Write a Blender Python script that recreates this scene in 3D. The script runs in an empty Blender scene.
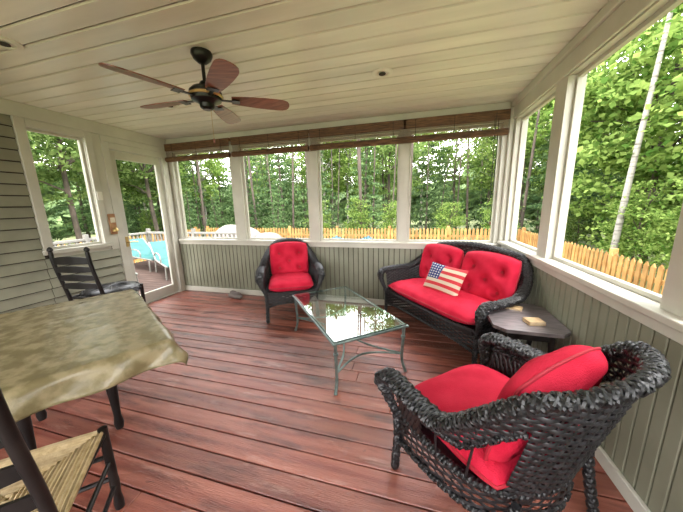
import bpy, math, random, bisect
import numpy as np
from math import sin, cos, pi, radians, sqrt, atan2, exp
from mathutils import Vector, Matrix
random.seed(4); rng=np.random.default_rng(7)
SC=bpy.context.scene
try: SC.view_settings.view_transform='Standard'
except Exception: pass
XL,XR,YB,ZC,ZS=-4.09,1.10,3.80,2.63,0.945
YS=-1.6; WT=.12; ZT=2.42; GZ=-.6

# ---------------- materials ----------------
def newmat(name):
    m=bpy.data.materials.new(name); m.use_nodes=True
    nt=m.node_tree; b=nt.nodes['Principled BSDF']; return m,nt,b
def mat(name,c1,c2=None,scale=6,rough=.5,metal=0,bump=0,bscale=60,stretch=(1,1,1),island=0,spec=.5,detail=5,coat=0,lo=.35,hi=.65,dirt=None):
    m,nt,b=newmat(name)
    b.inputs['Roughness'].default_value=rough; b.inputs['Metallic'].default_value=metal
    b.inputs['Specular IOR Level'].default_value=spec
    b.inputs['Base Color'].default_value=(*c1,1)
    tc=nt.nodes.new('ShaderNodeTexCoord'); mp=nt.nodes.new('ShaderNodeMapping'); mp.inputs['Scale'].default_value=stretch
    nt.links.new(tc.outputs['Object'],mp.inputs['Vector'])
    if c2 is not None:
        n=nt.nodes.new('ShaderNodeTexNoise'); n.inputs['Scale'].default_value=scale; n.inputs['Detail'].default_value=detail
        nt.links.new(mp.outputs[0],n.inputs['Vector'])
        r=nt.nodes.new('ShaderNodeValToRGB'); r.color_ramp.elements[0].color=(*c1,1); r.color_ramp.elements[1].color=(*c2,1)
        r.color_ramp.elements[0].position=lo; r.color_ramp.elements[1].position=hi
        nt.links.new(n.outputs['Fac'],r.inputs['Fac']); out=r.outputs[0]
        if dirt:
            for col,sc,lo2,hi2,st in dirt:
                mp2=nt.nodes.new('ShaderNodeMapping'); mp2.inputs['Scale'].default_value=st; nt.links.new(tc.outputs['Object'],mp2.inputs['Vector'])
                n3=nt.nodes.new('ShaderNodeTexNoise'); n3.inputs['Scale'].default_value=sc; n3.inputs['Detail'].default_value=7; n3.inputs['Roughness'].default_value=.65
                nt.links.new(mp2.outputs[0],n3.inputs['Vector'])
                mr3=nt.nodes.new('ShaderNodeMapRange'); mr3.inputs['From Min'].default_value=lo2; mr3.inputs['From Max'].default_value=hi2; nt.links.new(n3.outputs['Fac'],mr3.inputs['Value'])
                mx=nt.nodes.new('ShaderNodeMix'); mx.data_type='RGBA'; nt.links.new(mr3.outputs[0],mx.inputs[0]); nt.links.new(out,mx.inputs[6]); mx.inputs[7].default_value=(*col,1); out=mx.outputs[2]
        if island:
            g=nt.nodes.new('ShaderNodeNewGeometry'); h=nt.nodes.new('ShaderNodeHueSaturation')
            mr=nt.nodes.new('ShaderNodeMapRange'); mr.inputs['To Min'].default_value=1-island; mr.inputs['To Max'].default_value=1+island
            nt.links.new(g.outputs['Random Per Island'],mr.inputs['Value']); nt.links.new(mr.outputs[0],h.inputs['Value'])
            nt.links.new(out,h.inputs['Color']); out=h.outputs[0]
        nt.links.new(out,b.inputs['Base Color'])
    if bump:
        n2=nt.nodes.new('ShaderNodeTexNoise'); n2.inputs['Scale'].default_value=bscale; n2.inputs['Detail'].default_value=4
        nt.links.new(mp.outputs[0],n2.inputs['Vector'])
        bp=nt.nodes.new('ShaderNodeBump'); bp.inputs['Strength'].default_value=bump; bp.inputs['Distance'].default_value=.01
        nt.links.new(n2.outputs['Fac'],bp.inputs['Height']); nt.links.new(bp.outputs[0],b.inputs['Normal'])
    return m
def leafmat(name,c1,c2,trans=.45):
    m=bpy.data.materials.new(name); m.use_nodes=True; nt=m.node_tree; nt.nodes.clear()
    o=nt.nodes.new('ShaderNodeOutputMaterial'); mx=nt.nodes.new('ShaderNodeMixShader'); d=nt.nodes.new('ShaderNodeBsdfDiffuse'); t=nt.nodes.new('ShaderNodeBsdfTranslucent')
    g=nt.nodes.new('ShaderNodeNewGeometry'); oi=nt.nodes.new('ShaderNodeObjectInfo'); r=nt.nodes.new('ShaderNodeValToRGB')
    r.color_ramp.elements[0].color=(*c1,1); r.color_ramp.elements[1].color=(*c2,1)
    nt.links.new(g.outputs['Random Per Island'],r.inputs['Fac'])
    h=nt.nodes.new('ShaderNodeHueSaturation'); mr=nt.nodes.new('ShaderNodeMapRange'); mr.inputs['To Min'].default_value=.7; mr.inputs['To Max'].default_value=1.4
    nt.links.new(oi.outputs['Random'],mr.inputs['Value']); nt.links.new(mr.outputs[0],h.inputs['Value']); nt.links.new(r.outputs[0],h.inputs['Color'])
    nt.links.new(h.outputs[0],d.inputs['Color']); nt.links.new(h.outputs[0],t.inputs['Color'])
    mx.inputs[0].default_value=trans; nt.links.new(d.outputs[0],mx.inputs[1]); nt.links.new(t.outputs[0],mx.inputs[2]); nt.links.new(mx.outputs[0],o.inputs['Surface'])
    return m
M={}
M['trim']=mat('cream_trim',(.49,.47,.405),(.57,.55,.475),3,.45)
M['ceil']=mat('cream_ceiling_board',(.64,.60,.53),(.75,.705,.63),2.5,.30,island=.07,stretch=(.4,3,3))
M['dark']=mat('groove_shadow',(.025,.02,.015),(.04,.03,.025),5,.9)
M['floor']=mat('stained_deck_board',(.18,.045,.030),(.34,.12,.08),2.2,.27,bump=.35,bscale=30,stretch=(.5,9,4),island=.25,spec=.65,lo=.3,hi=.75,
   dirt=[((.055,.018,.014),1.6,.50,.74,(1,6,2)),((.48,.27,.21),3.0,.58,.82,(.6,4,2)),((.03,.012,.01),9,.66,.74,(1,2.5,1))])
M['wains']=mat('sage_beadboard',(.185,.185,.13),(.235,.235,.17),3,.5)
M['siding']=mat('sage_clapboard',(.22,.215,.16),(.28,.27,.20),4,.55)
M['blind']=mat('bamboo_slat',(.06,.025,.011),(.20,.095,.04),14,.6,stretch=(.6,1,6),island=.4)
M['wick']=mat('black_wicker',(.005,.005,.006),(.018,.018,.020),40,.38,island=.4,spec=.5)
M['red']=mat('red_cushion_fabric',(.48,.010,.035),(.60,.022,.055),7,.85,bump=.35,bscale=180,spec=.15)
M['pipe']=mat('red_piping',(.33,.008,.02),(.40,.01,.03),7,.7)
M['blackwood']=mat('black_painted_wood',(.006,.0055,.0055),(.016,.014,.013),9,.42,spec=.35)
M['rush']=mat('rush_seat_fibre',(.36,.26,.13),(.50,.38,.22),30,.7,island=.25,bump=.3,bscale=90)
M['cloth']=mat('vinyl_tablecloth',(.20,.165,.085),(.33,.275,.16),11,.27,bump=.35,bscale=25,spec=.6,detail=8,lo=.42,hi=.58)
M['woodtop']=mat('dark_table_wood',(.05,.03,.02),(.09,.05,.03),6,.4)
M['greywood']=mat('weathered_tabletop',(.10,.085,.09),(.20,.17,.17),8,.30,stretch=(1,7,1))
M['metal']=mat('verdigris_metal',(.10,.14,.13),(.20,.25,.23),20,.4,metal=.7)
M['fan']=mat('fan_black_metal',(.012,.011,.01),(.02,.018,.016),9,.3,metal=.6)
M['blade']=mat('fan_blade_wood',(.15,.045,.030),(.28,.11,.07),6,.28,stretch=(1,8,1))
M['plaster']=mat('light_white',(.70,.68,.60),(.76,.73,.66),5,.5)
M['cedar']=mat('cedar_picket',(.32,.155,.042),(.47,.26,.09),5,.7,island=.25)
M['grass']=mat('lawn_grass',(.13,.16,.06),(.24,.26,.11),1.2,.9,bump=.5,bscale=40,detail=8)
M['rock']=mat('granite',(.14,.12,.11),(.25,.21,.195),3,.85,bump=.6,bscale=8)
M['bark']=mat('bark',(.05,.04,.03),(.12,.09,.07),8,.9,stretch=(1,1,.3))
M['birch']=mat('birch_bark',(.32,.30,.26),(.09,.075,.06),6,.8,stretch=(.5,.5,3),lo=.5,hi=.7)
M['leaf']=leafmat('broad_leaf',(.06,.115,.030),(.25,.33,.11))
M['leafb']=leafmat('bright_leaf',(.065,.14,.025),(.33,.43,.12),.5)
M['needle']=leafmat('fir_needle',(.035,.075,.032),(.17,.25,.10),.25)
M['bank']=mat('forest_foliage',(.04,.08,.03),(.20,.29,.10),1.6,.9,bump=1,bscale=5,detail=9)
M['teal']=mat('teal_sling',(.006,.075,.07),(.012,.11,.10),6,.6)
M['blue']=mat('blue_plastic',(.04,.12,.15),(.06,.15,.18),6,.5)
M['rail']=mat('painted_rail',(.19,.18,.16),(.25,.24,.21),6,.5)
M['deck']=mat('patio_deck',(.05,.032,.026),(.09,.058,.045),3,.85,stretch=(1,8,1),island=.2,spec=.2)
M['paper']=mat('book_paper',(.62,.54,.38),(.70,.63,.47),8,.6)
M['booktan']=mat('coaster_tan',(.5,.33,.17),(.62,.45,.25),20,.5)
M['brass']=mat('brass',(.5,.36,.14),(.6,.42,.18),8,.3,metal=.9)
M['planter']=mat('bell_wood',(.3,.14,.06),(.45,.25,.12),12,.5)
def glassmat():
    m,nt,b=newmat('table_glass'); b.inputs['Base Color'].default_value=(.82,.95,.91,1); b.inputs['Transmission Weight'].default_value=1
    b.inputs['Roughness'].default_value=.02; b.inputs['IOR'].default_value=1.7; return m
M['glass']=glassmat()
def flagmat():
    m,nt,b=newmat('flag_fabric'); b.inputs['Roughness'].default_value=.8; L=nt.links
    uv=nt.nodes.new('ShaderNodeUVMap'); uv.uv_map='UVMap'; s=nt.nodes.new('ShaderNodeSeparateXYZ'); L.new(uv.outputs[0],s.inputs[0])
    def mth(op,a,b2=None):
        n=nt.nodes.new('ShaderNodeMath'); n.operation=op
        for i,x in enumerate((a,b2)):
            if x is None: continue
            if isinstance(x,(int,float)): n.inputs[i].default_value=x
            else: L.new(x,n.inputs[i])
        return n.outputs[0]
    u,v=s.outputs[0],s.outputs[1]
    st=mth('GREATER_THAN',mth('MODULO',mth('MULTIPLY',v,9),2.0),1.0)
    mx=nt.nodes.new('ShaderNodeMix'); mx.data_type='RGBA'; mx.inputs[6].default_value=(.50,.03,.04,1); mx.inputs[7].default_value=(.56,.49,.37,1); L.new(st,mx.inputs[0])
    fu=mth('SUBTRACT',mth('FRACT',mth('MULTIPLY',u,12)),.5); fv=mth('SUBTRACT',mth('FRACT',mth('MULTIPLY',v,11)),.5)
    r2=mth('ADD',mth('MULTIPLY',fu,fu),mth('MULTIPLY',fv,fv)); star=mth('LESS_THAN',r2,.06)
    m2=nt.nodes.new('ShaderNodeMix'); m2.data_type='RGBA'; m2.inputs[6].default_value=(.02,.035,.14,1); m2.inputs[7].default_value=(.6,.6,.55,1); L.new(star,m2.inputs[0])
    can=mth('MULTIPLY',mth('LESS_THAN',u,.44),mth('GREATER_THAN',v,.444))
    m3=nt.nodes.new('ShaderNodeMix'); m3.data_type='RGBA'; L.new(can,m3.inputs[0]); L.new(mx.outputs[2],m3.inputs[6]); L.new(m2.outputs[2],m3.inputs[7])
    L.new(m3.outputs[2],b.inputs['Base Color']); return m
M['flag']=flagmat()

# ---------------- mesh builder ----------------
class MB:
    def __init__(s,*mats): s.v=[];s.f=[];s.m=[];s.mats=list(mats);s.T=Matrix.Identity(4)
    def add(s,vs,fs,mi=0):
        o=len(s.v); T=s.T
        s.v.extend([tuple(T@Vector(p)) for p in vs]); s.f.extend([tuple(i+o for i in f) for f in fs]); s.m.extend([mi]*len(fs))
    def box(s,x0,x1,y0,y1,z0,z1,mi=0,bev=0):
        if bev<=0:
            vs=[(x0,y0,z0),(x1,y0,z0),(x1,y1,z0),(x0,y1,z0),(x0,y0,z1),(x1,y0,z1),(x1,y1,z1),(x0,y1,z1)]
            s.add(vs,[(0,3,2,1),(4,5,6,7),(0,1,5,4),(1,2,6,5),(2,3,7,6),(3,0,4,7)],mi)
        else:
            b=bev; vs=[]; 
            def ring(z,k): 
                return [(x0+k,y0+b,z),(x0+b,y0+k,z),(x1-b,y0+k,z),(x1-k,y0+b,z),(x1-k,y1-b,z),(x1-b,y1-k,z),(x0+b,y1-k,z),(x0+k,y1-b,z)]
            vs=ring(z0,b*.8)+ring(z0+b,0)+ring(z1-b,0)+ring(z1,b*.8)
            fs=[tuple(range(7,-1,-1)),tuple(range(24,32))]
            for k in range(3):
                for i in range(8): j=(i+1)%8; fs.append((k*8+i,k*8+j,k*8+8+j,k*8+8+i))
            s.add(vs,fs,mi)
    def tube(s,pts,r,seg=8,mi=0,cap=True,closed=False,flat=None,up=None):
        pts=[Vector(p) for p in pts]; n=len(pts)
        rr=r if isinstance(r,(list,tuple)) else [r]*n
        vs=[];prev=None
        for i in range(n):
            if closed: t=(pts[(i+1)%n]-pts[i-1])
            else: t=pts[min(i+1,n-1)]-pts[max(i-1,0)]
            if t.length<1e-9: t=Vector((0,0,1))
            t.normalize()
            if up is not None: a=Vector(up)-t*t.dot(Vector(up))
            elif prev is None:
                a=Vector((0,0,1)) if abs(t.z)<.9 else Vector((1,0,0)); a=a-t*t.dot(a)
            else: a=prev-t*t.dot(prev)
            if a.length<1e-6: a=t.orthogonal()
            a.normalize(); prev=a; b=t.cross(a)
            fa=flat[0] if flat else 1; fb=flat[1] if flat else 1
            for k in range(seg):
                q=2*pi*k/seg; vs.append(pts[i]+a*(cos(q)*rr[i]*fa)+b*(sin(q)*rr[i]*fb))
        fs=[]
        for i in range(n if closed else n-1):
            j=(i+1)%n
            for k in range(seg): l=(k+1)%seg; fs.append((i*seg+k,i*seg+l,j*seg+l,j*seg+k))
        if cap and not closed: fs.append(tuple(range(seg-1,-1,-1))); fs.append(tuple((n-1)*seg+k for k in range(seg)))
        s.add(vs,fs,mi)
    def lathe(s,prof,c=(0,0,0),seg=24,mi=0):
        vs=[];fs=[];n=len(prof)
        for r,z in prof:
            for k in range(seg): q=2*pi*k/seg; vs.append((c[0]+r*cos(q),c[1]+r*sin(q),c[2]+z))
        for i in range(n-1):
            for k in range(seg): l=(k+1)%seg; fs.append((i*seg+k,i*seg+l,(i+1)*seg+l,(i+1)*seg+k))
        fs.append(tuple(range(seg-1,-1,-1))); fs.append(tuple((n-1)*seg+k for k in range(seg)))
        s.add(vs,fs,mi)
    def grid(s,P,mi=0,closed_u=False):
        nu=len(P);nv=len(P[0]); vs=[p for row in P for p in row]; fs=[]
        for i in range(nu if closed_u else nu-1):
            a=(i+1)%nu
            for j in range(nv-1): fs.append((i*nv+j,a*nv+j,a*nv+j+1,i*nv+j+1))
        s.add(vs,fs,mi)
    def prism(s,poly,z0,z1,mi=0):
        n=len(poly); vs=[(x,y,z0) for x,y in poly]+[(x,y,z1) for x,y in poly]
        fs=[tuple(range(n-1,-1,-1)),tuple(range(n,2*n))]+[(i,(i+1)%n,n+(i+1)%n,n+i) for i in range(n)]
        s.add(vs,fs,mi)
    def mesh(s,name,smooth=True,ang=40):
        me=bpy.data.meshes.new(name); me.from_pydata(s.v,[],s.f)
        for m in s.mats: me.materials.append(M[m])
        me.polygons.foreach_set('material_index',s.m)
        me.polygons.foreach_set('use_smooth',[smooth]*len(s.f)); me.update()
        if smooth:
            try: me.set_sharp_from_angle(angle=radians(ang))
            except Exception: pass
        return me
def obj(name,me,loc=(0,0,0),rz=0,scale=None,parent=None):
    o=bpy.data.objects.new(name,me); SC.collection.objects.link(o); o.location=loc; o.rotation_euler=(0,0,rz)
    if scale: o.scale=(scale,)*3 if isinstance(scale,(int,float)) else scale
    if parent: o.parent=parent
    return o
def ss(x): x=max(0,min(1,x)); return x*x*(3-2*x)
def catmull(P,n):
    P=[Vector(p) for p in P]; Q=[2*P[0]-P[1]]+P+[2*P[-1]-P[-2]]; out=[]
    for i in range(1,len(Q)-2):
        for k in range(16):
            t=k/16; a,b,c,d=Q[i-1],Q[i],Q[i+1],Q[i+2]
            out.append(.5*((2*b)+(c-a)*t+(2*a-5*b+4*c-d)*t*t+(3*b-a-3*c+d)*t**3))
    out.append(P[-1]); L=[0]
    for i in range(1,len(out)): L.append(L[-1]+(out[i]-out[i-1]).length)
    res=[];j=0
    for k in range(n):
        s=L[-1]*k/(n-1)
        while j<len(L)-2 and L[j+1]<s: j+=1
        t=(s-L[j])/max(L[j+1]-L[j],1e-9); res.append(out[j].lerp(out[j+1],min(1,t)))
    return res

# ---------------- room shell ----------------
b=MB('floor','dark'); y=YS; i=0
while y<YB+.02:
    y1=min(y+.140,YB+.02); xs=[XL-.02]; 
    if i%3: xs.append(random.uniform(XL+1,XR-1))
    xs.append(XR+.02)
    for k in range(len(xs)-1): b.box(xs[k]+.001,xs[k+1]-.001,y+.003,y1-.003,-.03,0,0,.0035)
    y+=.143; i+=1
b.box(XL-.02,XR+.02,YS,YB+.02,-.12,-.03,1)
obj('floor',b.mesh('floor',False))
b=MB('ceil','dark'); y=YS
while y<YB+.02:
    b.box(XL-.02,XR+.02,y+.005,min(y+.155,YB+.02),ZC,ZC+.02,0,.009); y+=.16
b.box(XL-.3,XR+.3,YS-.2,YB+.3,ZC+.02,ZC+.1,1)
obj('ceiling',b.mesh('ceiling',False))
# back wall
WB=[(-4.0,-2.87),(-2.68,-1.55),(-1.39,-.215),(-.09,1.0)]
def bead_x(b,x0,x1,y,z0,z1,mi):
    x=x0
    while x<x1-.01: b.box(x+.004,min(x+.071,x1),y-.012,y,z0,z1,mi,.004); x+=.075
b=MB('wains','trim','dark')
b.box(XL,XR,YB,YB+WT,-.1,.93,2); bead_x(b,XL,XR,YB+.004,.0,.93,0)
b.box(XL,XR,YB,YB+WT,ZT,ZC,1)
prev=XL-.0
for (a,c) in WB+[(XR,XR)]:
    if a>prev: b.box(prev,a,YB,YB+WT,.93,ZT,1)
    prev=c
obj('wall_back',b.mesh('wall_back',False))
b=MB('trim')
b.box(XL,XR,YB-.03,YB-.008,0,.085,0,.004)
obj('baseboard_back',b.mesh('bb',False))
b=MB('trim')
b.box(XL,XR-.0,YB-.055,YB+WT+.02,.925,.955,0,.004); b.box(XL,XR,YB-.022,YB-.008,.865,.925,0,.003)
obj('trim_1',b.mesh('sill',False))
def winframe(b,x0,x1,y0,y1,z0,z1,axis,w=.028):
    def bx(a0,a1,c0,c1):
        if axis=='x': b.box(a0,a1,y0,y1,c0,c1,0,.003)
        else: b.box(y0,y1,a0,a1,c0,c1,0,.003)
    bx(x0,x0+w,z0,z1);bx(x1-w,x1,z0,z1);bx(x0+w,x1-w,z1-w,z1);bx(x0+w,x1-w,z0,z0+w)
n=1
for a,c in WB:
    b=MB('trim'); winframe(b,a,c,YB+.05,YB+.085,.955,ZT,'x'); obj('window_%d'%n,b.mesh('w',False)); n+=1
# right wall
WR=[(.18,1.31),(1.49,2.62),(2.80,3.70)]
b=MB('wains','trim','dark')
b.box(XR,XR+WT,YS,YB+WT,-.1,.97,2); y=YS
while y<YB: b.box(XR-.012,XR+.002,y+.004,min(y+.071,YB),0,.97,0,.004); y+=.075
b.box(XR,XR+WT,YS,YB+WT,ZT,ZC,1); prev=YS
for a,c in [(-1.2,0)]+WR+[(YB,YB)]:
    if a>prev: b.box(XR,XR+WT,prev,a,.97,ZT,1)
    prev=c
obj('wall_right',b.mesh('wall_right',False))
b=MB('trim'); b.box(XR-.032,XR-.011,YS,YB-.03,0,.085,0,.004); obj('baseboard_right',b.mesh('bb',False))
b=MB('trim'); b.box(XR-.06,XR+WT+.02,YS,YB,.965,1.0,0,.004); b.box(XR-.024,XR-.011,YS,YB-.02,.90,.965,0,.003); obj('trim_2',b.mesh('sill',False))
b=MB('trim'); b.box(XR-.022,XR-.001,YS,YB-.02,2.43,2.56,0,.004); b.box(XR-.045,XR-.001,YS,YB-.02,2.56,ZC-.001,0,.006); obj('trim_3',b.mesh('hdr',False))
for a,c in WR:
    b=MB('trim'); winframe(b,a,c,XR+.05,XR+.085,1.0,ZT,'y'); obj('window_%d'%n,b.mesh('w',False)); n+=1
b=MB('trim'); b.box(XL+.045,XR-.05,YB-.022,YB-.001,2.545,ZC-.001,0,.005); obj('trim_4',b.mesh('crown',False))
# left wall
b=MB('siding','trim','dark')
X0=XL-WT
b.box(X0,XL,YS,2.06,-.1,ZC,2); b.box(X0,XL,2.06,2.60,-.1,1.05,1); b.box(X0,XL,2.06,2.60,2.40,ZC,1)
b.box(X0,XL,2.60,2.86,-.1,ZC,1); b.box(X0,XL,2.86,3.68,2.32,ZC,1); b.box(X0,XL,3.68,YB+WT,-.1,ZC,1); b.box(X0,XL,2.86,3.68,-.1,-.0,1)
z=.02
def clap(z,ya,yb):
    h=.106; vs=[]
    for y in (ya,yb): vs+=[(XL,y,z),(XL+.032,y,z),(XL+.006,y,z+h),(XL,y,z+h)]
    b.add(vs,[(0,1,2,3),(4,7,6,5),(0,4,5,1),(1,5,6,2),(2,6,7,3)],0); b.box(XL,XL+.008,ya,yb,z-.012,z,2)  # dark strip under each board paints in its shadow line
while z<2.45:
    clap(z,YS,1.965)
    if z<.9: clap(z,1.97,2.775)
    z+=.118
obj('wall_left',b.mesh('wall_left',False))
b=MB('trim')
b.box(XL+.001,XL+.036,1.97,2.06,1.05,2.48,0,.004);b.box(XL+.001,XL+.032,2.60,2.68,1.05,2.48,0,.004);b.box(XL+.001,XL+.034,2.062,2.598,2.40,2.48,0,.004);b.box(XL+.001,XL+.05,1.96,2.70,1.0,1.048,0,.004)
winframe(b,2.06,2.60,XL-.07,XL-.03,1.05,2.40,'y'); obj('window_%d'%n,b.mesh('w',False)); n+=1
b=MB('trim'); b.box(XL+.001,XL+.04,YS,YB-.03,2.482,ZC-.001,0,.005); b.box(XL+.001,XL+.02,2.682,2.778,.95,2.48,0); obj('trim_5',b.mesh('crown',False))
b=MB('trim'); b.box(XL+.001,XL+.028,2.78,2.87,0,2.40,0,.004);b.box(XL+.001,XL+.028,3.67,3.76,0,2.40,0,.004);b.box(XL+.001,XL+.030,2.78,3.76,2.402,2.48,0,.004);b.box(XL+.001,XL+.026,2.872,3.668,2.32,2.40,0,.004); obj('trim_6',b.mesh('doorcase',False))
b=MB('trim','brass')
b.box(XL-.06,XL-.02,2.875,2.965,.01,2.31,0,.005);b.box(XL-.06,XL-.02,3.575,3.665,.01,2.31,0,.005);b.box(XL-.06,XL-.02,2.965,3.575,2.20,2.31,0,.005);b.box(XL-.06,XL-.02,2.965,3.575,.01,.17,0,.005)
b.tube([(XL-.02,2.92,1.02),(XL+.03,2.92,1.02),(XL+.035,2.98,1.02),(XL+.035,3.04,1.01)],.009,8,1)
b.box(XL-.022,XL-.012,2.90,2.94,.95,1.10,1,.003)
obj('door_1',b.mesh('door',False))
b=MB('siding','trim')
b.box(XL-WT,XR+WT,YS-WT,YS,-.1,.6,0); b.box(XL-WT,XR+WT,YS-WT,YS,2.45,ZC,1)
for x in (XL-WT,-2.4,-.75,XR-.05): b.box(x,x+.16,YS-WT,YS,.6,2.45,1)  # unseen wall behind the camera; openings added to let more daylight in
obj('wall_front',b.mesh('wf',False))
b=MB('trim'); b.box(XR-.05,XR-.001,YB-.05,YB-.001,1.0,2.56,0,.005); obj('trim_7',b.mesh('cp',False))

# ceiling lights
for k,(x,y) in enumerate([(-.31,2.6),(-2.67,2.61),(-2.72,1.37)]):
    b=MB('plaster','dark'); b.lathe([(.0,0),(.05,-.002),(.055,-.014),(.075,-.016),(.09,-.008),(.092,0)],seg=28); b.lathe([(.0,-.017),(.03,-.017),(.03,-.012)],seg=16,mi=1)
    obj('recessed_ceiling_light',b.mesh('can'),(x,y,ZC))

# ---------------- blinds ----------------
for k,(a,c) in enumerate(WB):
    b=MB('blind','dark'); x0,x1=a-.075,c+.075
    if k==3: x1=XR-.06
    if k==0: x0=XL+.045
    z=2.54
    while z>2.43: b.box(x0,x1,YB-.075,YB-.070,z-.0065,z,0); z-=.0075
    b.box(x0,x1,YB-.068,YB-.024,2.50,2.54,0)
    z=2.43
    while z>2.325: b.box(x0+.01,x1-.01,YB-.066,YB-.063,z-.004,z,0); z-=.0105
    for q in range(15):
        an=2*pi*q/15; b.tube([(x0+.01,YB-.068+.034*cos(an),2.295+.034*sin(an)),(x1-.01,YB-.068+.034*cos(an),2.295+.034*sin(an))],.007,5,0)
    b.tube([(x0+.012,YB-.068,2.295),(x1-.012,YB-.068,2.295)],.032,8,1)
    for f in (.12,.5,.88):
        xx=x0+(x1-x0)*f; b.tube([(xx,YB-.079,2.53),(xx,YB-.079,2.44),(xx,YB-.07,2.35),(xx,YB-.112,2.295),(xx,YB-.07,2.253)],.003,5,1)
    if k==3:
        b.tube([(x1-.12,YB-.08,2.45),(x1-.12,YB-.1,1.9),(x1-.125,YB-.1,1.25)],.004,5,1); b.lathe([(.003,0),(.01,-.01),(.012,-.04),(.003,-.05)],(x1-.125,YB-.1,1.25),8,0)
        b.tube([(x1-.16,YB-.08,2.45),(x1-.15,YB-.1,2.0),(x1-.15,YB-.1,1.5)],.004,5,1)
    obj('bamboo_blind',b.mesh('blind',True,30))

# ---------------- cushions ----------------
def cushion(b,w,d,h,T,tufts=(),mi=0,pm=1,n=34,arch=0,puff=.5):
    old=b.T; b.T=old@T; m=n
    def xy(a,c):
        k=.07; x=a*(1-k*c**4); y=c*(1-k*a**4); x*=1-.03*(1-c*c)*abs(a)**6; 
        y*=1-(arch*a*a if c>0 else 0); return x*w/2,y*d/2
    for sgn in (1,-1):
        P=[]
        for i in range(m+1):
            row=[]
            for j in range(m+1):
                a=-cos(pi*i/m)*.35+(-1+2*i/m)*.65; c=-cos(pi*j/m)*.35+(-1+2*j/m)*.65
                x,y=xy(a,c); e=max(0,(1-abs(a)**5))**puff*max(0,(1-abs(c)**5))**puff
                z=h/2*e*(1+.06*sin(a*7+c*3)*sin(c*6))
                for tx,ty in tufts:
                    dd=(x-tx)**2+(y-ty)**2; z-=h*.30*exp(-dd/.0016)+h*.16*exp(-dd/.010)
                z=max(z,0); row.append((x,y,z*sgn))
            P.append(row)
        if sgn<0: P=P[::-1]
        b.grid(P,mi)
    ring=[]
    for i in range(40): ring.append(xy(-1+2*i/40,-1))
    for i in range(40): ring.append(xy(1,-1+2*i/40))
    for i in range(40): ring.append(xy(1-2*i/40,1))
    for i in range(40): ring.append(xy(-1,1-2*i/40))
    if pm is not None: b.tube([(x,y,0) for x,y in ring],.007,6,pm,closed=True,up=(0,0,1))
    for tx,ty in tufts: b.lathe([(0,h*.12),(.014,h*.13),(.016,h*.11)],(tx,ty,0),10,pm)
    b.T=old

# ---------------- wicker seating ----------------
def strand(b,pts,nrm,r,fl,mi=0):
    n=len(pts); 
    if n<2: return
    vs=[];fs=[]
    for i in range(n):
        t=(pts[min(i+1,n-1)]-pts[max(i-1,0)]).normalized(); N=nrm[i]; V=t.cross(N).normalized()
        p=pts[i]
        vs+= [p+N*(r*fl),p+V*r,p-N*(r*fl),p-V*r]
    for i in range(n-1):
        for k in range(4): l=(k+1)%4; fs.append((i*4+k,i*4+l,i*4+4+l,i*4+4+k))
    b.add(vs,fs,mi)
def roll(b,path,ra,rb,starts=4,turn=.12,rs=.0085):
    n=len(path); pts=[Vector(p) for p in path]
    L=[0]
    for i in range(1,n): L.append(L[-1]+(pts[i]-pts[i-1]).length)
    fr=[];prev=None
    for i in range(n):
        t=(pts[min(i+1,n-1)]-pts[max(i-1,0)]).normalized()
        if prev is None: a=Vector((0,0,1)); a=a-t*t.dot(a); 
        else: a=prev-t*t.dot(prev)
        if a.length<1e-5: a=t.orthogonal()
        a.normalize(); prev=a; fr.append((t,a,t.cross(a)))
    vs=[];fs=[];seg=10
    for i in range(n):
        t,a,c=fr[i]
        for k in range(seg): q=2*pi*k/seg; vs.append(pts[i]+a*cos(q)*ra[i]*.88+c*sin(q)*rb[i]*.88)
    for i in range(n-1):
        for k in range(seg): l=(k+1)%seg; fs.append((i*seg+k,i*seg+l,(i+1)*seg+l,(i+1)*seg+k))
    fs.append(tuple(range(seg-1,-1,-1))); fs.append(tuple((n-1)*seg+k for k in range(seg))); b.add(vs,fs,0)
    def at(s):
        s=max(0,min(L[-1],s)); 
        j=min(max(bisect.bisect(L,s)-1,0),n-2); u=(s-L[j])/max(L[j+1]-L[j],1e-9)
        return pts[j].lerp(pts[j+1],u),fr[j][1].lerp(fr[j+1][1],u),fr[j][2].lerp(fr[j+1][2],u),ra[j]*(1-u)+ra[j+1]*u,rb[j]*(1-u)+rb[j+1]*u
    turns=L[-1]/turn; m=int(turns*16)
    fr2=[at(L[-1]*k/m) for k in range(m+1)]
    for sgn in (1,-1):
        for st in range(starts):
            P=[];N=[]
            for k in range(m+1):
                ph=sgn*2*pi*turns*k/m+2*pi*st/starts
                p,a,c,r1,r2=fr2[k]; nn=(a*cos(ph)*r2+c*sin(ph)*r1).normalized()
                P.append(p+a*cos(ph)*r1+c*sin(ph)*r2+nn*(.0035*sgn*sin(2*pi*turns*k/m*starts+ (pi if st%2 else 0)))); N.append(nn)
            strand(b,P,N,rs,.55)
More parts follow.
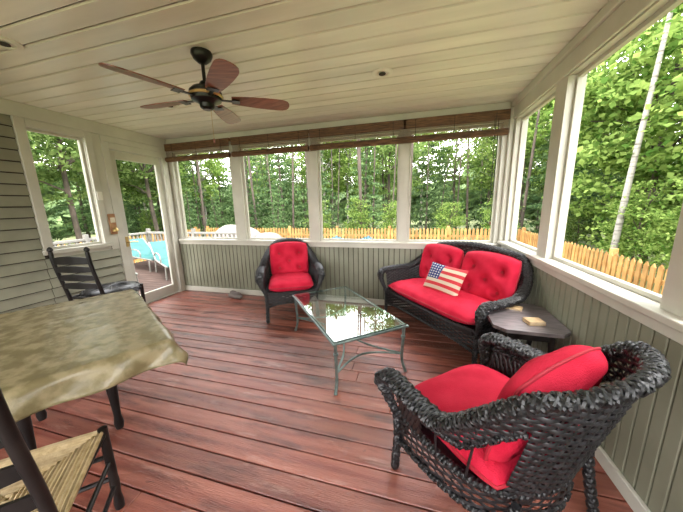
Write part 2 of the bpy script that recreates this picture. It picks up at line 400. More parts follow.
def wicker_seat(W,name,open_arm=False,nb=1,bh=.47,r0=.36,rl=.42,cy=.205,rcoil=None):
    b=MB('wick','red','pipe'); hw=W/2
    half=[(-hw,-.32),(-hw-.012,-.15),(-hw-.005,.03),(-hw+.03,.19),(-hw+.12,.31),(-hw+.27,.375)]
    mid=[(0,.385)] if hw<.5 else [(-hw+.5,.39),(0,.395),(hw-.5,.39)]
    pl=half+mid+[(-x,y) for x,y in half[::-1]]
    N=160 if hw<.5 else 230
    P=catmull([(x,y,0) for x,y in pl],N); L=[0]
    for i in range(1,N): L.append(L[-1]+(P[i]-P[i-1]).length)
    tot=L[-1]
    def hgt(s):
        d=min(s,tot-s); h=.63+.27*ss((d-r0)/rl)
        h+= (.05 if hw<.5 else .06)*ss((d-.5)/max(tot/2-.5,.1))
        return h
    H=[hgt(s) for s in L]
    base=[Vector((p.x*(hw-.06)/hw,-.32+(p.y+.32)*.84,.36)) for p in P]
    rim=[Vector((p.x,p.y+ (.05*ss((p.y)/.38)),H[i])) for i,p in enumerate(P)]
    def S(i,z):
        v=(z-.36)/(H[i]-.36); q=base[i].lerp(rim[i],v); return Vector((q.x,q.y,z))
    nrm=[]
    for i in range(N):
        t=(rim[min(i+1,N-1)]-rim[max(i-1,0)]); t.z=0; t.normalize(); nrm.append(Vector((t.y,-t.x,0))*-1)
    spac=.042; step=tot/(N-1); OP=.62
    z=.372;row=0
    while z<.99:
        run=[];nn=[]
        for i in range(N):
            d=min(L[i],tot-L[i]); lim=.36
            if open_arm and d<OP: lim=max(.572,H[i]-.15)
            if z<H[i]-.01 and z>lim:
                ph=L[i]/spac*pi+row*pi; run.append(S(i,z)+nrm[i]*(.006*sin(ph))); nn.append(nrm[i])
            else:
                strand(b,run,nn,.0085,.45); run=[];nn=[]
        strand(b,run,nn,.0085,.45); z+=.0165;row+=1
    s=spac/2
    k=0
    while s<tot:
        i=min(N-1,int(round(s/step))); d=min(s,tot-s)
        if not(open_arm and d<OP and k%4): b.tube([S(i,.36),S(i,(.36+H[i])/2),S(i,H[i])],.0055,5,0)
        elif open_arm: b.tube([S(i,max(.56,H[i]-.15)),S(i,H[i])],.0055,5,0)
        s+=spac;k+=1
    if open_arm:
        for side in (0,1):
            for q in range(-3,9):
                for dr in (1,-1):
                    run=[]
                    for m_ in range(9):
                        z=.365+.21*m_/8; dd=.03*q+ (m_/8*.12 if dr>0 else .12-m_/8*.12)
                        if 0<=dd<=.22:
                            i=int(round(dd/step)); i=i if side==0 else N-1-i; run.append(S(max(0,min(N-1,i)),z)+nrm[max(0,min(N-1,i))]*(.003*dr))
                    if len(run)>1: strand(b,run,[nrm[10 if side==0 else N-10]]*len(run),.009,.4)
            pts=[]
            i=0
            while L[i]<OP: 
                j=i if side==0 else N-1-i; pts.append(S(j,max(.565,H[j]-.155))); i+=1
            roll(b,pts,[.010]*len(pts),[.010]*len(pts),3,.06,.005)
    def post(sx): 
        return [Vector((sx*(hw),-.345,.625)),Vector((sx*(hw+.005),-.385,.60)),Vector((sx*(hw+.0),-.40,.55)),Vector((sx*(hw-.02),-.375,.46)),Vector((sx*(hw-.05),-.35,.36)),Vector((sx*(hw-.055),-.345,.22)),Vector((sx*(hw-.05),-.35,.10)),Vector((sx*(hw-.05),-.355,.03))]
    lp=catmull(post(-1),40)[::-1]; rp=catmull(post(1),40)
    full=lp+[r.copy() for r in rim[2:-2]]+rp
    ra=[];rb=[]
    for j,p in enumerate(full):
        if j<len(lp) or j>=len(full)-len(rp):
            zz=p.z; w=.017+.013*ss((zz-.40)/.18); ra.append(w);rb.append(w if zz<.5 else w+.016*ss((zz-.5)/.1))
        else:
            d=min(L[j-len(lp)+2],tot-L[j-len(lp)+2]); e=ss((d-.42)/.35); ra.append(.027*(1-e)+.023*e); rb.append(.048*(1-e)+.032*e)
    roll(b,full,ra,rb,5,.11,.007)
    for sx in (-1,1):
        pp=catmull([(sx*(hw-.13),.25,.40),(sx*(hw-.12),.27,.25),(sx*(hw-.10),.31,.03)],12); roll(b,pp,[.018]*12,[.018]*12,4,.1,.007)
    for x,y in ((-(hw-.05),-.355),(hw-.05,-.355),(-(hw-.10),.31),(hw-.10,.31)):
        b.lathe([(.012,0),(.02,.01),(.024,.03),(.018,.05)],(x,y,0),10,0)
    ap=[Vector((-(hw-.06),-.34,0))]+[Vector((q.x,q.y,0)) for q in base]+[Vector((hw-.06,-.34,0))]
    ap2=[Vector((hw-.06,-.34,0)),Vector((hw*.5,-.375,0)),Vector((0,-.385,0)),Vector((-hw*.5,-.375,0)),Vector((-(hw-.06),-.34,0))]
    for path in (catmull([ap[k] for k in range(0,len(ap),6)]+[ap[-1]],120),catmull(ap2,int(90*W/.7))):
        n2=len(path); l2=[0]
        for i in range(1,n2): l2.append(l2[-1]+(path[i]-path[i-1]).length)
        for row in range(9):
            z=.385-row*.0165; run=[];nn=[]
            for i in range(n2):
                t=(path[min(i+1,n2-1)]-path[max(i-1,0)]).normalized(); N_=Vector((-t.y,t.x,0))
                f=l2[i]/l2[-1]; bot=.27-.06*(abs(2*f-1)**3)
                if z>bot-.005: run.append(Vector((path[i].x,path[i].y,z))+N_*(.006*sin(l2[i]/spac*pi+row*pi))); nn.append(N_)
                else: strand(b,run,nn,.0085,.45); run=[];nn=[]
            strand(b,run,nn,.0085,.45)
        pts=[Vector((path[i].x,path[i].y,.262-.06*(abs(2*l2[i]/l2[-1]-1)**3))) for i in range(0,n2,2)]
        roll(b,pts,[.011]*len(pts),[.011]*len(pts),3,.06,.006)
        pts=[Vector((path[i].x,path[i].y,.39)) for i in range(0,n2,2)]
        roll(b,pts,[.013]*len(pts),[.015]*len(pts),3,.06,.006)
    poly=[(q.x*.98,q.y) for q in base[::5]]; b.prism(poly[::-1],.355,.385,0); b.box(-(hw-.08),hw-.08,-.37,-.28,.355,.385,0)
    cw=W-.15
    cushion(b,cw,.60,.16,Matrix.Translation((0,-.08,.45)),mi=1,pm=2)
    bw=(cw-.02)/nb
    for k in range(nb):
        x=(k-(nb-1)/2)*bw
        tz=[(bw*u,bh*v) for u,v in ((-.25,.15),(.25,.15),(0,-.08),(-.25,-.28),(.25,-.28))]
        T=Matrix.Translation((x,cy,.49+bh*.48))@Matrix.Rotation(radians(90-14),4,'X')
        cushion(b,bw-.02 if nb>1 else bw-.02,bh,.20,T,tufts=tz,mi=1,pm=2,arch=.10)
    return b.mesh(name,True,50)
obj('wicker_armchair',wicker_seat(.72,'wicker_armchair',True,bh=.43,r0=.30,rl=.34,cy=.18),(.425,1.26,0),radians(-139),(1.13,.97,1.0))
obj('wicker_armchair.001',wicker_seat(.70,'wicker_armchair_b',False),(-1.67,3.30,0),radians(27.4),(1.08,1.0,1.03))
obj('wicker_loveseat',wicker_seat(1.42,'wicker_loveseat',False,2),(.37,3.03,0),radians(-50.3),(1.03,1,1.04))

# flag pillow
def pillow():
    me=bpy.data.meshes.new('flag_pillow'); n=30; vs=[];fs=[];uvs=[]
    for sgn in (1,-1):
        o=len(vs)
        for i in range(n+1):
            for j in range(n+1):
                a=-1+2*i/n;c=-1+2*j/n; x=a*(1-.07*(1-c*c)); y=c*(1-.07*(1-a*a)); z=.075*(max(0,1-a*a)**.45)*(max(0,1-c*c)**.45)
                vs.append((x*.22,y*.17,z*sgn)); uvs.append((i/n,j/n))
        for i in range(n):
            for j in range(n):
                f=(o+i*(n+1)+j,o+(i+1)*(n+1)+j,o+(i+1)*(n+1)+j+1,o+i*(n+1)+j+1); fs.append(f if sgn>0 else f[::-1])
    me.from_pydata(vs,[],fs); me.materials.append(M['flag']); uvl=me.uv_layers.new(name='UVMap')
    for l in me.loops: uvl.data[l.index].uv=uvs[l.vertex_index]
    me.polygons.foreach_set('use_smooth',[True]*len(fs)); return me
o=obj('flag_pillow',pillow()); 
o.matrix_world=Matrix.Translation((.33,2.98,.66))@Matrix.Rotation(radians(-38),4,'Z')@Matrix.Rotation(radians(62),4,'X')@Matrix.Rotation(radians(-4),4,'Z')

# ---------------- coffee table ----------------
b=MB('metal','glass'); l,w=.635,.36; zt=.45
b.box(-l+.015,l-.015,-w+.015,w-.015,zt,zt+.010,1,.002)
for (x0,x1,y0,y1) in ((-l,l,-w,-w+.035),(-l,l,w-.035,w),(-l,-l+.035,-w+.035,w-.035),(l-.035,l,-w+.035,w-.035)): b.box(x0,x1,y0,y1,zt-.016,zt-.001,0,.003)
for sx in (-1,1):
    for sy in (-1,1):
        pts=catmull([(sx*(l-.03),sy*(w-.03),zt-.012),(sx*(l-.035),sy*(w-.035),.3),(sx*(l-.04),sy*(w-.04),.12),(sx*(l-.015),sy*(w-.015),0)],14); b.tube(pts,[.013]*13+[.016],8,0)
        b.lathe([(.012,-.012),(.02,-.006),(.02,.006),(.012,.012)],(sx*(l-.035),sy*(w-.035),.34),12,0)
        sp=[(sx*(l-.035-.05*(1-cos(q))),sy*(w-.035),zt-.02-.10*(1-sin(q))) for q in [k*pi/2/8 for k in range(9)]]; b.tube(sp,.006,6,0)
for sx in (-1,1):
    pts=catmull([(sx*(l-.035),-(w-.035),.17),(sx*(l-.14),-w*.45,.17),(sx*(l-.19),0,.17),(sx*(l-.14),w*.45,.17),(sx*(l-.035),w-.035,.17)],22); b.tube(pts,.009,7,0)
for sy in (-1,1):
    pts=catmull([(-(l-.035),sy*(w-.035),.17),(-l*.5,sy*w*.35,.17),(0,sy*.03,.17),(l*.5,sy*w*.35,.17),(l-.035,sy*(w-.035),.17)],26); b.tube(pts,.009,7,0)
b.lathe([(.0,-.02),(.03,-.015),(.035,0),(.03,.015),(0,.02)],(0,0,.17),14,0)
obj('glass_coffee_table',b.mesh('coffee'),(-.70,2.48,0),atan2(-.77,.64))

# ---------------- side table ----------------
b=MB('greywood','blackwood')
c=.07; X,Y=.24,.29
b.prism([(-X+c,-Y),(X-c,-Y),(X,-Y+c),(X,Y-c),(X-c,Y),(-X+c,Y),(-X,Y-c),(-X,-Y+c)],.575,.60,0)
b.box(-.16,.16,-.20,.20,.49,.575,1,.006); b.box(-.14,.14,-.17,.17,.16,.18,1,.004)
for sx in (-1,1):
    for sy in (-1,1):
        pts=catmull([(sx*.145,sy*.185,.575),(sx*.15,sy*.19,.35),(sx*.14,sy*.17,.17),(sx*.17,sy*.21,0)],12); b.tube(pts,[.022,.022,.02,.018,.018,.02,.018,.016,.016,.015,.016,.02],10,1)
obj('side_table',b.mesh('side',True,30),(.835,2.27,0),radians(-2))
def book(name,loc,rz,k=1):
    b=MB('booktan','paper')
    for q in range(k):
        z=q*.013; b.box(-.055,.055,-.045,.045,z,z+.003,0);b.box(-.052,.054,-.042,.042,z+.003,z+.010,1);b.box(-.055,.055,-.045,.045,z+.010,z+.0125,0);b.box(-.057,-.052,-.045,.045,z,z+.0125,0)
    obj(name,b.mesh('bk',False),loc,rz)
book('book',(.88,2.14,.601),radians(10),2); book('book',(.84,2.42,.601),radians(-25),1)

# ---------------- ladder back chairs ----------------
def ladder(seatmat,sz=.45,top=1.10,wicker=False,ext=0):
    b=MB('blackwood',seatmat,'wick'); hw,f,bk=.22,-.22,.20
    def turned(x,y,z0,z1,dy=0,r=.018):
        pts=[];rr=[];n=26
        for k in range(n+1):
            t=k/n; pts.append((x,y+dy*ss((t-.35)/.65),z0+(z1-z0)*t)); rr.append(r*(1+.12*sin(t*25)) if t<.35 else r)
        b.tube(pts,rr,12,0)
    for sx in (-1,1):
        turned(sx*(hw-.02),bk,0,top,.09); b.lathe([(.010,0),(.021,.01),(.024,.025),(.016,.045),(.0,.055)],(sx*(hw-.02),bk+.09,top),12,0)
        turned(sx*hw,f,0,sz+.02+ext,0,.019)
        for z in (.14,.28): b.tube([(sx*hw,f,z),(sx*(hw-.02),bk,z)],.0105,8,0)
        b.tube([(sx*hw,f,sz-.01),(sx*(hw-.02),bk,sz-.01)],.015,8,0)
    for z in (.18,.31): b.tube([(-hw,f,z),(hw,f,z)],.011,8,0)
    b.tube([(-hw,bk,.22),(hw,bk,.22)],.011,8,0)
    b.tube([(-hw,f,sz-.01),(hw,f,sz-.01)],.016,8,0); b.tube([(-hw,bk,sz-.01),(hw,bk,sz-.01)],.015,8,0)
    for k in range(4):
        z=sz+.14+k*(top-sz-.2)/3.4; dz=.07 if k<3 else .085
        P=[]
        for i in range(17):
            t=-1+2*i/16; yy=bk+.09*ss(((z/top)-.35)/.65)+.03*(1-t*t); hh=dz*(.72+.28*cos(t*pi/2)); x=t*(hw-.02)
            P.append([(x,yy-.006,z-dz*.35),(x,yy+.006,z-dz*.35),(x,yy+.006,z-dz*.35+hh),(x,yy-.006,z-dz*.35+hh),(x,yy-.006,z-dz*.35)])
        b.grid(P,0)
    if not wicker:
        n=15
        for k in range(n):
            t=1-k/n; z=sz+.006-.012*(1-t)
            loop=[(-hw*t,(f)*t,z),(hw*t,f*t,z),((hw-.0)*t,bk*t,z),(-hw*t,bk*t,z)]
            pts=[]
            for q in range(4):
                A=Vector(loop[q]);C=Vector(loop[(q+1)%4])
                for s_ in range(5): p=A.lerp(C,s_/5); p.z+=.003*sin(s_*pi/5); pts.append(p)
            b.tube(pts,.0088,6,1,closed=True,up=(0,0,1),flat=(1.2,1))
        b.box(-hw+.01,hw-.01,f+.01,bk-.01,sz-.03,sz-.008,1)
    else:
        b.lathe([(0,sz-.05),(.20,sz-.05),(.245,sz-.03),(.25,sz+.01),(.22,sz+.035),(.1,sz+.045),(0,sz+.046)],(0,-.06,0),28,2)
        for r_ in range(4):
            P=[Vector((.252*cos(q)*(1+.02*sin(q*20+r_*pi)),-.06+.252*sin(q)*(1+.02*sin(q*20+r_*pi)),sz-.04+r_*.018)) for q in [2*pi*k/80 for k in range(80)]]
            b.tube(P,.009,5,2,closed=True,up=(0,0,1))
        for k in range(16):
            q=2*pi*k/16; b.tube([(0,-.06,sz+.048),(.12*cos(q),-.06+.12*sin(q),sz+.046),(.235*cos(q),-.06+.235*sin(q),sz+.025)],.006,5,2)
    return b.mesh('ladder',True,45)
obj('ladder_back_chair',ladder('rush',top=1.12),(-1.43,.43,0),atan2(-.67,-.73))
obj('ladder_back_chair.001',ladder('rush',.56,1.08,True),(-3.47,2.14,0),radians(190),(1.05,1.05,1.0))

# ---------------- dining table ----------------
A=Vector((-1.42,1.14)); dl=Vector((-.87,.49)).normalized(); dw=Vector((-.49,-.87)).normalized(); Lt,Wt=1.42,.95
ctr=A+dl*Lt/2+dw*Wt/2; TH=.72
b=MB('woodtop','blackwood'); b.box(-Lt/2,Lt/2,-Wt/2,Wt/2,TH-.027,TH,0,.008); b.box(-Lt/2+.2,Lt/2-.2,-Wt/2+.12,Wt/2-.12,TH-.11,TH-.027,1,.004)
for sx in (-1,1):
    for sy in (-1,1):
        b.lathe([(.022,0),(.028,.04),(.02,.1),(.03,.3),(.036,.45),(.024,.5),(.04,.54),(.036,.57),(.036,.62)],(sx*(Lt/2-.45),sy*(Wt/2-.28),0),16,1)
dt=obj('dining_table',b.mesh('dt',True,35),(ctr.x,ctr.y,0),atan2(dl.y,dl.x))
b=MB('cloth'); P=[]; ov=.15; nx,ny=120,90
for i in range(nx+1):
    row=[]
    for j in range(ny+1):
        x=(-Lt/2-ov)+(Lt+2*ov)*i/nx; y=(-Wt/2-ov)+(Wt+2*ov)*j/ny
        ex=max(abs(x)-Lt/2,0)*(1 if x>0 else -1); ey=max(abs(y)-Wt/2,0)*(1 if y>0 else -1)
        cx,cy=max(-Lt/2,min(Lt/2,x)),max(-Wt/2,min(Wt/2,y)); d=sqrt(ex*ex+ey*ey)
        if d<1e-6: row.append((x,y,TH+.005+.0015*sin(x*9+y*4)*sin(y*11)+.0025*abs(sin(x*pi/.355))**24+.0025*abs(sin(y*pi/.32+1))**24)); continue
        ux,uy=ex/d,ey/d; s=x+y*1.0; ruf=.018*sin(s*17)*min(1,d/.12)
        out=.012+min(d,.03)*.5+d*.30+ruf
        row.append((cx+ux*out,cy+uy*out,TH+.005-max(0,d-.01)*.90))
    P.append(row)
b.grid(P,0); me=b.mesh('cloth',True,180)
o=obj('tablecloth',me,(ctr.x,ctr.y,0),atan2(dl.y,dl.x)); md=o.modifiers.new('s','SOLIDIFY'); md.thickness=.002; md.offset=1

# ---------------- fan ----------------
b=MB('fan','blade','brass')
b.lathe([(0,0),(.072,0),(.075,-.02),(.06,-.05),(.03,-.075),(.014,-.08)][::-1],seg=28)
b.lathe([(.013,-.24),(.013,-.07)],seg=12)
b.lathe([(0,-.395),(.03,-.395),(.05,-.38),(.055,-.355),(.07,-.345),(.105,-.33),(.115,-.30),(.115,-.27),(.09,-.245),(.05,-.23),(.03,-.20),(.0,-.195)],seg=32)
b.lathe([(.118,-.31),(.122,-.305),(.122,-.295),(.118,-.29)],seg=32,mi=2)
for k in range(5):
    an=radians(35+72*k); T=Matrix.Rotation(an,4,'Z'); b.T=T
    b.box(.09,.20,-.014,.014,-.322,-.314,0,.003); b.box(.18,.24,-.04,.04,-.322,-.316,0,.003)
    b.T=T@Matrix.Translation((0,0,-.315))@Matrix.Rotation(radians(-12),4,'X')
    prof=[(.18,.045),(.24,.055),(.34,.066),(.45,.073),(.54,.074),(.58,.069),(.61,.054),(.625,.030),(.63,.0)]
    poly=[(x,-w_) for x,w_ in prof]+[(x,w_) for x,w_ in prof[::-1][1:]]
    b.prism(poly,.002,.009,1)
b.T=Matrix.Identity(4)
b.tube([(.03,0,-.39),(.03,0,-.60)],.0018,5,2); b.lathe([(.002,0),(.008,-.01),(.009,-.03),(.002,-.04)],(.03,0,-.60),8,1)
obj('ceiling_fan',b.mesh('fan',True,35),(-1.56,1.87,ZC-.001))

# ---------------- small things ----------------
b=MB('rock'); 
P=[]
for i in range(25):
    row=[]
    for j in range(17):
        q=2*pi*i/24; f=pi*j/16; r=1+.18*sin(3*q+1)*sin(f*2)+.12*sin(5*q)*sin(f)
        row.append((.09*r*sin(f)*cos(q),.065*r*sin(f)*sin(q),.045+.045*r*cos(f)))
    P.append(row)
b.grid(P); b.T=Matrix.Translation((.08,-.02,0))@Matrix.Scale(.6,4); b.grid(P); b.T=Matrix.Translation((-.03,.01,.06))@Matrix.Scale(.5,4); b.grid(P)
obj('decorative_stone',b.mesh('stone'),(-2.86,3.58,0.003),0,1.15)
b=MB('planter','brass','paper'); b.box(0,.02,-.045,.045,-.14,.14,0,.006); b.lathe([(.035,0),(.03,.03),(.015,.05),(.0,.055)],(.045,0,-.10),14,1); b.box(.02,.03,-.03,.03,.02,.09,2,.003)
obj('wall_thermometer',b.mesh('bell',True,35),(XL+.022,2.735,1.30))
b=MB('plaster'); b.box(0,.012,-.03,.03,-.055,.055,0,.003); b.box(.012,.02,-.008,.008,-.012,.012,0,.002); obj('light_switch',b.mesh('sw',False),(XL+.034,2.64,1.68))

# ---------------- outdoors ----------------
b=MB('grass'); b.box(-60,60,-60,60,GZ-.1,GZ,0); obj('lawn',b.mesh('lawn',False))
b=MB('deck'); y=1.0
while y<6.6: b.box(-8.2,XL-WT-.02,y,y+.135,-.16,-.12,0,.004); y+=.142
for x in (-8.1,-6,-4.4):
    for y in (1.1,3.8,6.5): b.box(x-.05,x+.05,y-.05,y+.05,GZ,-.16,0)
obj('patio_deck',b.mesh('deck',False))
def fence(x0,y0,x1,y1,h=1.05,name='picket_fence'):
    b=MB('cedar'); L=sqrt((x1-x0)**2+(y1-y0)**2); n=int(L/.135)
    for k in range(n):
        x=k*.135; hh=h+.01*sin(k*1.7); b.prism([(x,0),(x+.085,0),(x+.085,.02),(x,.02)],0,hh-.05,0)
        b.add([(x,0,hh-.05),(x+.085,0,hh-.05),(x+.085,.02,hh-.05),(x,.02,hh-.05),(x+.0425,0,hh+.01),(x+.0425,.02,hh+.01)],[(0,1,4),(1,2,5,4),(2,3,5),(3,0,4,5)],0)
    for z in (.22,.78): b.box(0,L,.02,.06,z,z+.08,0)
    x=0
    while x<L: b.box(x,x+.1,.02,.12,0,h+.08,0,.01); x+=2.2
    return obj(name,b.mesh('fence',False),(x0,y0,GZ),atan2(y1-y0,x1-x0))
fence(-9.8,10.7,3.7,10.7,1.12); fence(3.62,10.6,3.62,-3,1.08); fence(-9.9,-3,-9.9,10.6,1.12)
b=MB('rail')
b.box(-8.15,-4.6,6.45,6.53,.72,.78,0,.005); b.box(-8.15,-4.6,6.46,6.52,.0,.05,0)
x=-8.1
while x<-4.6: b.box(x,x+.035,6.47,6.51,.05,.72,0); x+=.14
for x in (-8.15,-6.4,-4.65): b.box(x-.045,x+.045,6.445,6.535,-.12,.88,0,.005)
b.box(-8.19,-8.11,1.1,6.45,.72,.78,0,.005); b.box(-8.18,-8.12,1.1,6.45,.0,.05,0)
y=1.2
while y<6.4: b.box(-8.17,-8.13,y,y+.035,.05,.72,0); y+=.14
for y in (1.15,3.0,4.8): b.box(-8.195,-8.105,y-.045,y+.045,-.12,.88,0,.005)
obj('deck_railing',b.mesh('rail',False))
def lounge(loc,rz):
    b=MB('teal','rail')
    b.tube(catmull([(-.3,-.9,.32),(-.3,0,.33),(-.3,.3,.33)],8),.018,7,1); b.tube(catmull([(.3,-.9,.32),(.3,0,.33),(.3,.3,.33)],8),.018,7,1)
    for sx in (-.3,.3):
        b.tube([(sx,.28,.33),(sx,.85,.74)],.018,7,1)
        for y in (-.75,.35): b.tube([(sx,y,.33),(sx*1.05,y,0.005)],.018,7,1)
        b.tube(catmull([(sx,-.3,.33),(sx,-.28,.5),(sx,.1,.54),(sx,.4,.45)],10),.016,7,1)
    P=[[(x,y,.335-.02*(1-(x/.29)**2)) for y in (-.9,-.45,0,.28)]+[(x,.85,.745)] for x in (-.29,-.15,0,.15,.29)]
    b.grid(P,0)
    Q=[[(p[0],p[1],p[2]-.02) for p in r] for r in P]; b.grid(Q[::-1],0)
    obj('chaise_lounge',b.mesh('lounge',True,30),loc,rz)
lounge((-5.9,5.2,-.118),radians(60)); lounge((-7.2,5.6,-.118),radians(75)); lounge((-6.3,4.0,-.118),radians(65)); lounge((-7.2,2.9,-.118),radians(80))
def adir(loc,rz):
    b=MB('blue')
    for k in range(5): x=-.22+k*.11; b.T=Matrix.Translation((x,.25,.32))@Matrix.Rotation(radians(-20),4,'X'); b.box(-.048,.048,-.01,.01,0,.68-.05*abs(k-2),0,.004)
    b.T=Matrix.Identity(4)
    for k in range(5): b.box(-.27,.27,-.3+k*.11,-.21+k*.11,.36-k*.015,.38-k*.015,0,.004)
    for sx in (-1,1):
        b.box(sx*.34-.06,sx*.34+.06,-.35,.38,.56,.58,0,.005); b.box(sx*.30-.015,sx*.30+.015,-.33,-.25,0,.56,0); b.box(sx*.28-.015,sx*.28+.015,.3,.38,0,.56,0); b.box(sx*.28-.012,sx*.28+.012,-.3,.35,.26,.35,0)
    obj('adirondack_chair',b.mesh('adir',False),loc,rz)
adir((-2.6,8.9,GZ+.0),radians(20)); adir((-1.75,9.0,GZ+.0),radians(-20))
def boulder(loc,s,seed):
    r=random.Random(seed); ph=[r.uniform(0,6) for _ in range(6)]; b=MB('rock'); P=[]
    for i in range(41):
        row=[]
        for j in range(21):
            q=2*pi*i/40; f=pi*j/20; rr=1+.12*sin(2*q+ph[0])*sin(f)+.08*sin(5*q+ph[1])*sin(3*f+ph[2])*sin(f)
            row.append((s[0]*rr*sin(f)*cos(q),s[1]*rr*sin(f)*sin(q),s[2]*(rr*cos(f))))
        P.append(row)
    b.grid(P); obj('boulder',b.mesh('boulder'),loc)
boulder((-6.3,8.3,GZ+.5),(1.0,.7,.95),1); boulder((-5.1,8.5,GZ+.4),(.7,.5,.75),2)

def leaves(centers,size,droop=0,asp=.55):
    n=len(centers); C=np.asarray(centers)
    d=rng.normal(size=(n,3)); d[:,2]=d[:,2]*.6-droop; d/=np.linalg.norm(d,axis=1)[:,None]
    u=rng.normal(size=(n,3)); u[:,2]*=.5; u-=(u*d).sum(1)[:,None]*d; u/=np.linalg.norm(u,axis=1)[:,None]
    s=size*rng.uniform(.6,1.3,n)[:,None]; nn=np.cross(d,u)
    V=np.stack([C,C+d*s*.5+u*s*asp*.5+nn*s*.08,C+d*s,C+d*s*.5-u*s*asp*.5+nn*s*.08],1).reshape(-1,3)
    F=np.arange(n*4).reshape(n,4); return V,F
def treemesh(name,kind,H,R,nleaf,size,trunkmat,leafm,base=1.0,seed=0,spread=.38,per=90,asp=.6):
    r=np.random.default_rng(seed); b=MB(trunkmat,leafm)
    tp=catmull([(0,0,-.1),(.08*r.normal(),.08*r.normal(),H*.35),(.15*r.normal(),.15*r.normal(),H*.9)],10)
    tr=.012*H; b.tube(tp,[tr*(1-.08*k) for k in range(10)],9,0)
    cs=[]
    if kind=='fir':
        z=base; 
        while z<H:
            rad=R*(1-(z-base)/(H-base))**.8+.1; nb=int(6+rad*3.5)
            for k in range(nb):
                a=r.uniform(0,2*pi); ln=rad*r.uniform(.7,1.1)
                m=max(6,int(nleaf*ln*.5))
                t=r.uniform(.1,1,m)**.7; wd=(1-t)*.20*ln+.04
                off=r.normal(size=m)*wd
                x=cos(a)*t*ln-sin(a)*off; y=sin(a)*t*ln+cos(a)*off; zz=z-t*ln*.28+r.normal(size=m)*.035+.1*t*t*ln
                cs.append(np.stack([x,y,zz],1))
            z+=.36
    else:
        ncl=int(nleaf/per)
        for k in range(ncl):
            d=r.normal(size=3); d/=np.linalg.norm(d); rr=r.uniform(.3,1)**.6
            c=np.array([d[0]*R*rr,d[1]*R*rr,base+(H-base)*(.5+.5*d[2]*rr)])
            if k%3==0: 
                s0=tp[min(9,int(2+7*(c[2]/H)*.8))]; cv=Vector(c); b.tube([s0,s0.lerp(cv,.5)+Vector((0,0,.1)),cv],[tr*.35,tr*.25,tr*.1],5,0)
            cs.append(c+r.normal(size=(per,3))*np.array([1,1,.42])*spread*r.uniform(.7,1.2))
    C=np.concatenate(cs); V,F=leaves(C,size,.25 if kind!='fir' else .1,asp if kind!='fir' else .35)
    me=bpy.data.meshes.new(name); nv=len(b.v)
    me.from_pydata(b.v+V.tolist(),[],b.f+(F+nv).tolist())
    me.materials.append(M[trunkmat]); me.materials.append(M[leafm])
    me.polygons.foreach_set('material_index',b.m+[1]*len(F)); me.update(); return me
firs=[treemesh('fir_a','fir',8.0,1.7,55,.20,'bark','needle',.8,1),treemesh('fir_b','fir',6.0,1.4,50,.20,'bark','needle',.3,2)]
decs=[treemesh('maple_a','dec',9,1.9,7500,.18,'bark','leaf',2.0,3,.36),treemesh('maple_b','dec',8,1.6,6500,.17,'birch','leafb',2.4,4,.34),treemesh('sapling','dec',4.2,1.0,3200,.14,'bark','leafb',.2,5,.26,50)]
nearA=treemesh('maple_near','dec',8.5,2.4,20000,.17,'bark','leafb',.3,6,.36,110,.85)
nearB=treemesh('maple_near2','dec',8.0,2.3,18000,.16,'birch','leafb',.5,16,.34,110,.8)
grp=bpy.data.objects.new('forest_trees',None); SC.collection.objects.link(grp)
def tree(me,x,y,s=1,name='tree'):
    obj(name,me,(x,y,GZ),random.uniform(0,6.28),s*random.uniform(.9,1.1),grp)
for row,(yy,step) in enumerate(((14.5,2.6),(18,2.8),(22.5,3.0),(26,3.6))):
    x=-19-row*3
    while x<13+row*2:
        k=random.random()
        me=random.choice(firs) if k<.5 else random.choice(decs[:2])
        tree(me,x+random.uniform(-.7,.7),yy+random.uniform(-1.2,1.2),1+row*.05,'tree'); x+=step*random.uniform(.75,1.35)
x=-16
while x<6: tree(random.choice([decs[2],firs[1]]),x,12.3+random.uniform(-.6,.9),.55,'sapling'); x+=random.uniform(1.2,2.6)
for row,xx in enumerate((-13.5,-17,-21)):
    y=-4
    while y<16:
        me=random.choice(firs+decs[:2]); tree(me,xx+random.uniform(-.6,.6),y,1+row*.08,'tree'); y+=2.9*random.uniform(.8,1.25)
for me,x,y in ((nearA,6.7,9.9),(nearB,7.2,6.3),(nearA,6.7,3.3),(nearB,7.6,-.3)): tree(me,x,y,1,'maple_tree')
for x,y in ((6.0,13.5),(11.5,8),(11.8,4.2),(12,.5),(11.2,12.5),(15,7),(15,2),(15,11)): tree(random.choice(decs[:2]+firs),x,y,1.1,'tree')
for x,y in ((5.3,4.6),(5.4,8.2),(5.6,1.8),(5.2,6.6)): tree(decs[2],x,y,.7,'sapling')
b=MB('birch'); b.tube(catmull([(0,0,-.1),(.10,0,2.5),(.30,.1,5),(.5,.1,9)],14),[.075-.004*k for k in range(14)],10,0); obj('birch_trunk',b.mesh('birch'),(4.75,8.0,GZ),0,None,grp)
b=MB('bark')
r3=random.Random(9)
for k in range(44):
    x=r3.uniform(-18,11); y=r3.uniform(12.5,21); h=r3.uniform(7,11); dx=r3.uniform(-.5,.5); r_=r3.uniform(.04,.09)
    b.tube([(x,y,-.1),(x+dx*.5,y,h*.5),(x+dx,y,h)],[r_,r_*.75,r_*.3],7,0)
obj('bare_trunks',b.mesh('trunks'),(0,0,GZ),0,None,grp)
b=MB('bank'); P=[]
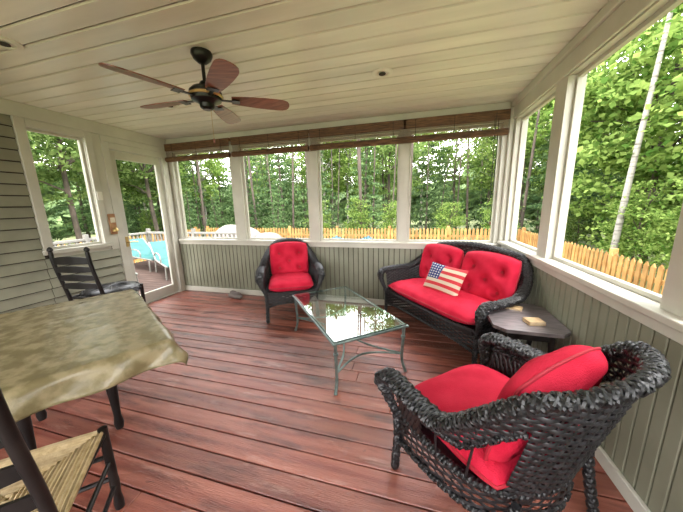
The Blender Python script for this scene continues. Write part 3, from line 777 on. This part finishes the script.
for i in range(181):
    a=radians(-60)+radians(300)*i/180; row=[]
    for j in range(11):
        z=GZ+ j*.5; rr=32+2.0*sin(i*.9+j*.6)+1.4*sin(i*2.3+j*1.7)+j*.12
        row.append((rr*cos(a),rr*sin(a)+2,z+(1.2*sin(i*.7)+1.0*sin(i*1.9) if j==10 else .2*sin(i*1.3+j))))
    P.append(row)
b.grid(P); obj('distant_forest',b.mesh('bank'),(0,0,0),0,None,grp)

# ---------------- light ----------------
w=bpy.data.worlds.new('w'); SC.world=w; w.use_nodes=True; nt=w.node_tree; bg=nt.nodes['Background']
tc=nt.nodes.new('ShaderNodeTexCoord'); sx=nt.nodes.new('ShaderNodeSeparateXYZ'); rp=nt.nodes.new('ShaderNodeValToRGB')
rp.color_ramp.elements[0].color=(1,.97,.94,1); rp.color_ramp.elements[1].color=(.95,.96,1,1); rp.color_ramp.elements[1].position=.8
nt.links.new(tc.outputs['Generated'],sx.inputs[0]); nt.links.new(sx.outputs[2],rp.inputs[0]); nt.links.new(rp.outputs[0],bg.inputs['Color']); bg.inputs['Strength'].default_value=9.6
sd=bpy.data.lights.new('sun','SUN'); sd.energy=4.0; sd.angle=radians(14); sd.color=(1,.96,.88); so=bpy.data.objects.new('sun',sd); SC.collection.objects.link(so)
so.rotation_euler=Vector((-.35,.25,-.9)).to_track_quat('-Z','Y').to_euler()

# ---------------- camera ----------------
yaw,pit,rol=.2702,.1934,-.0228
F=Vector((-sin(yaw)*cos(pit),cos(yaw)*cos(pit),-sin(pit))); R0=Vector((cos(yaw),sin(yaw),0)); U0=R0.cross(F)
R=R0*cos(rol)+U0*sin(rol); U=U0*cos(rol)-R0*sin(rol)
cd=bpy.data.cameras.new('camera'); cd.sensor_width=36; cd.lens=264.37/683*36; cd.clip_start=.02; cd.clip_end=300
co=bpy.data.objects.new('camera',cd); SC.collection.objects.link(co)
co.matrix_world=Matrix(((R.x,U.x,-F.x,0),(R.y,U.y,-F.y,0),(R.z,U.z,-F.z,1.5),(0,0,0,1)))
SC.camera=co
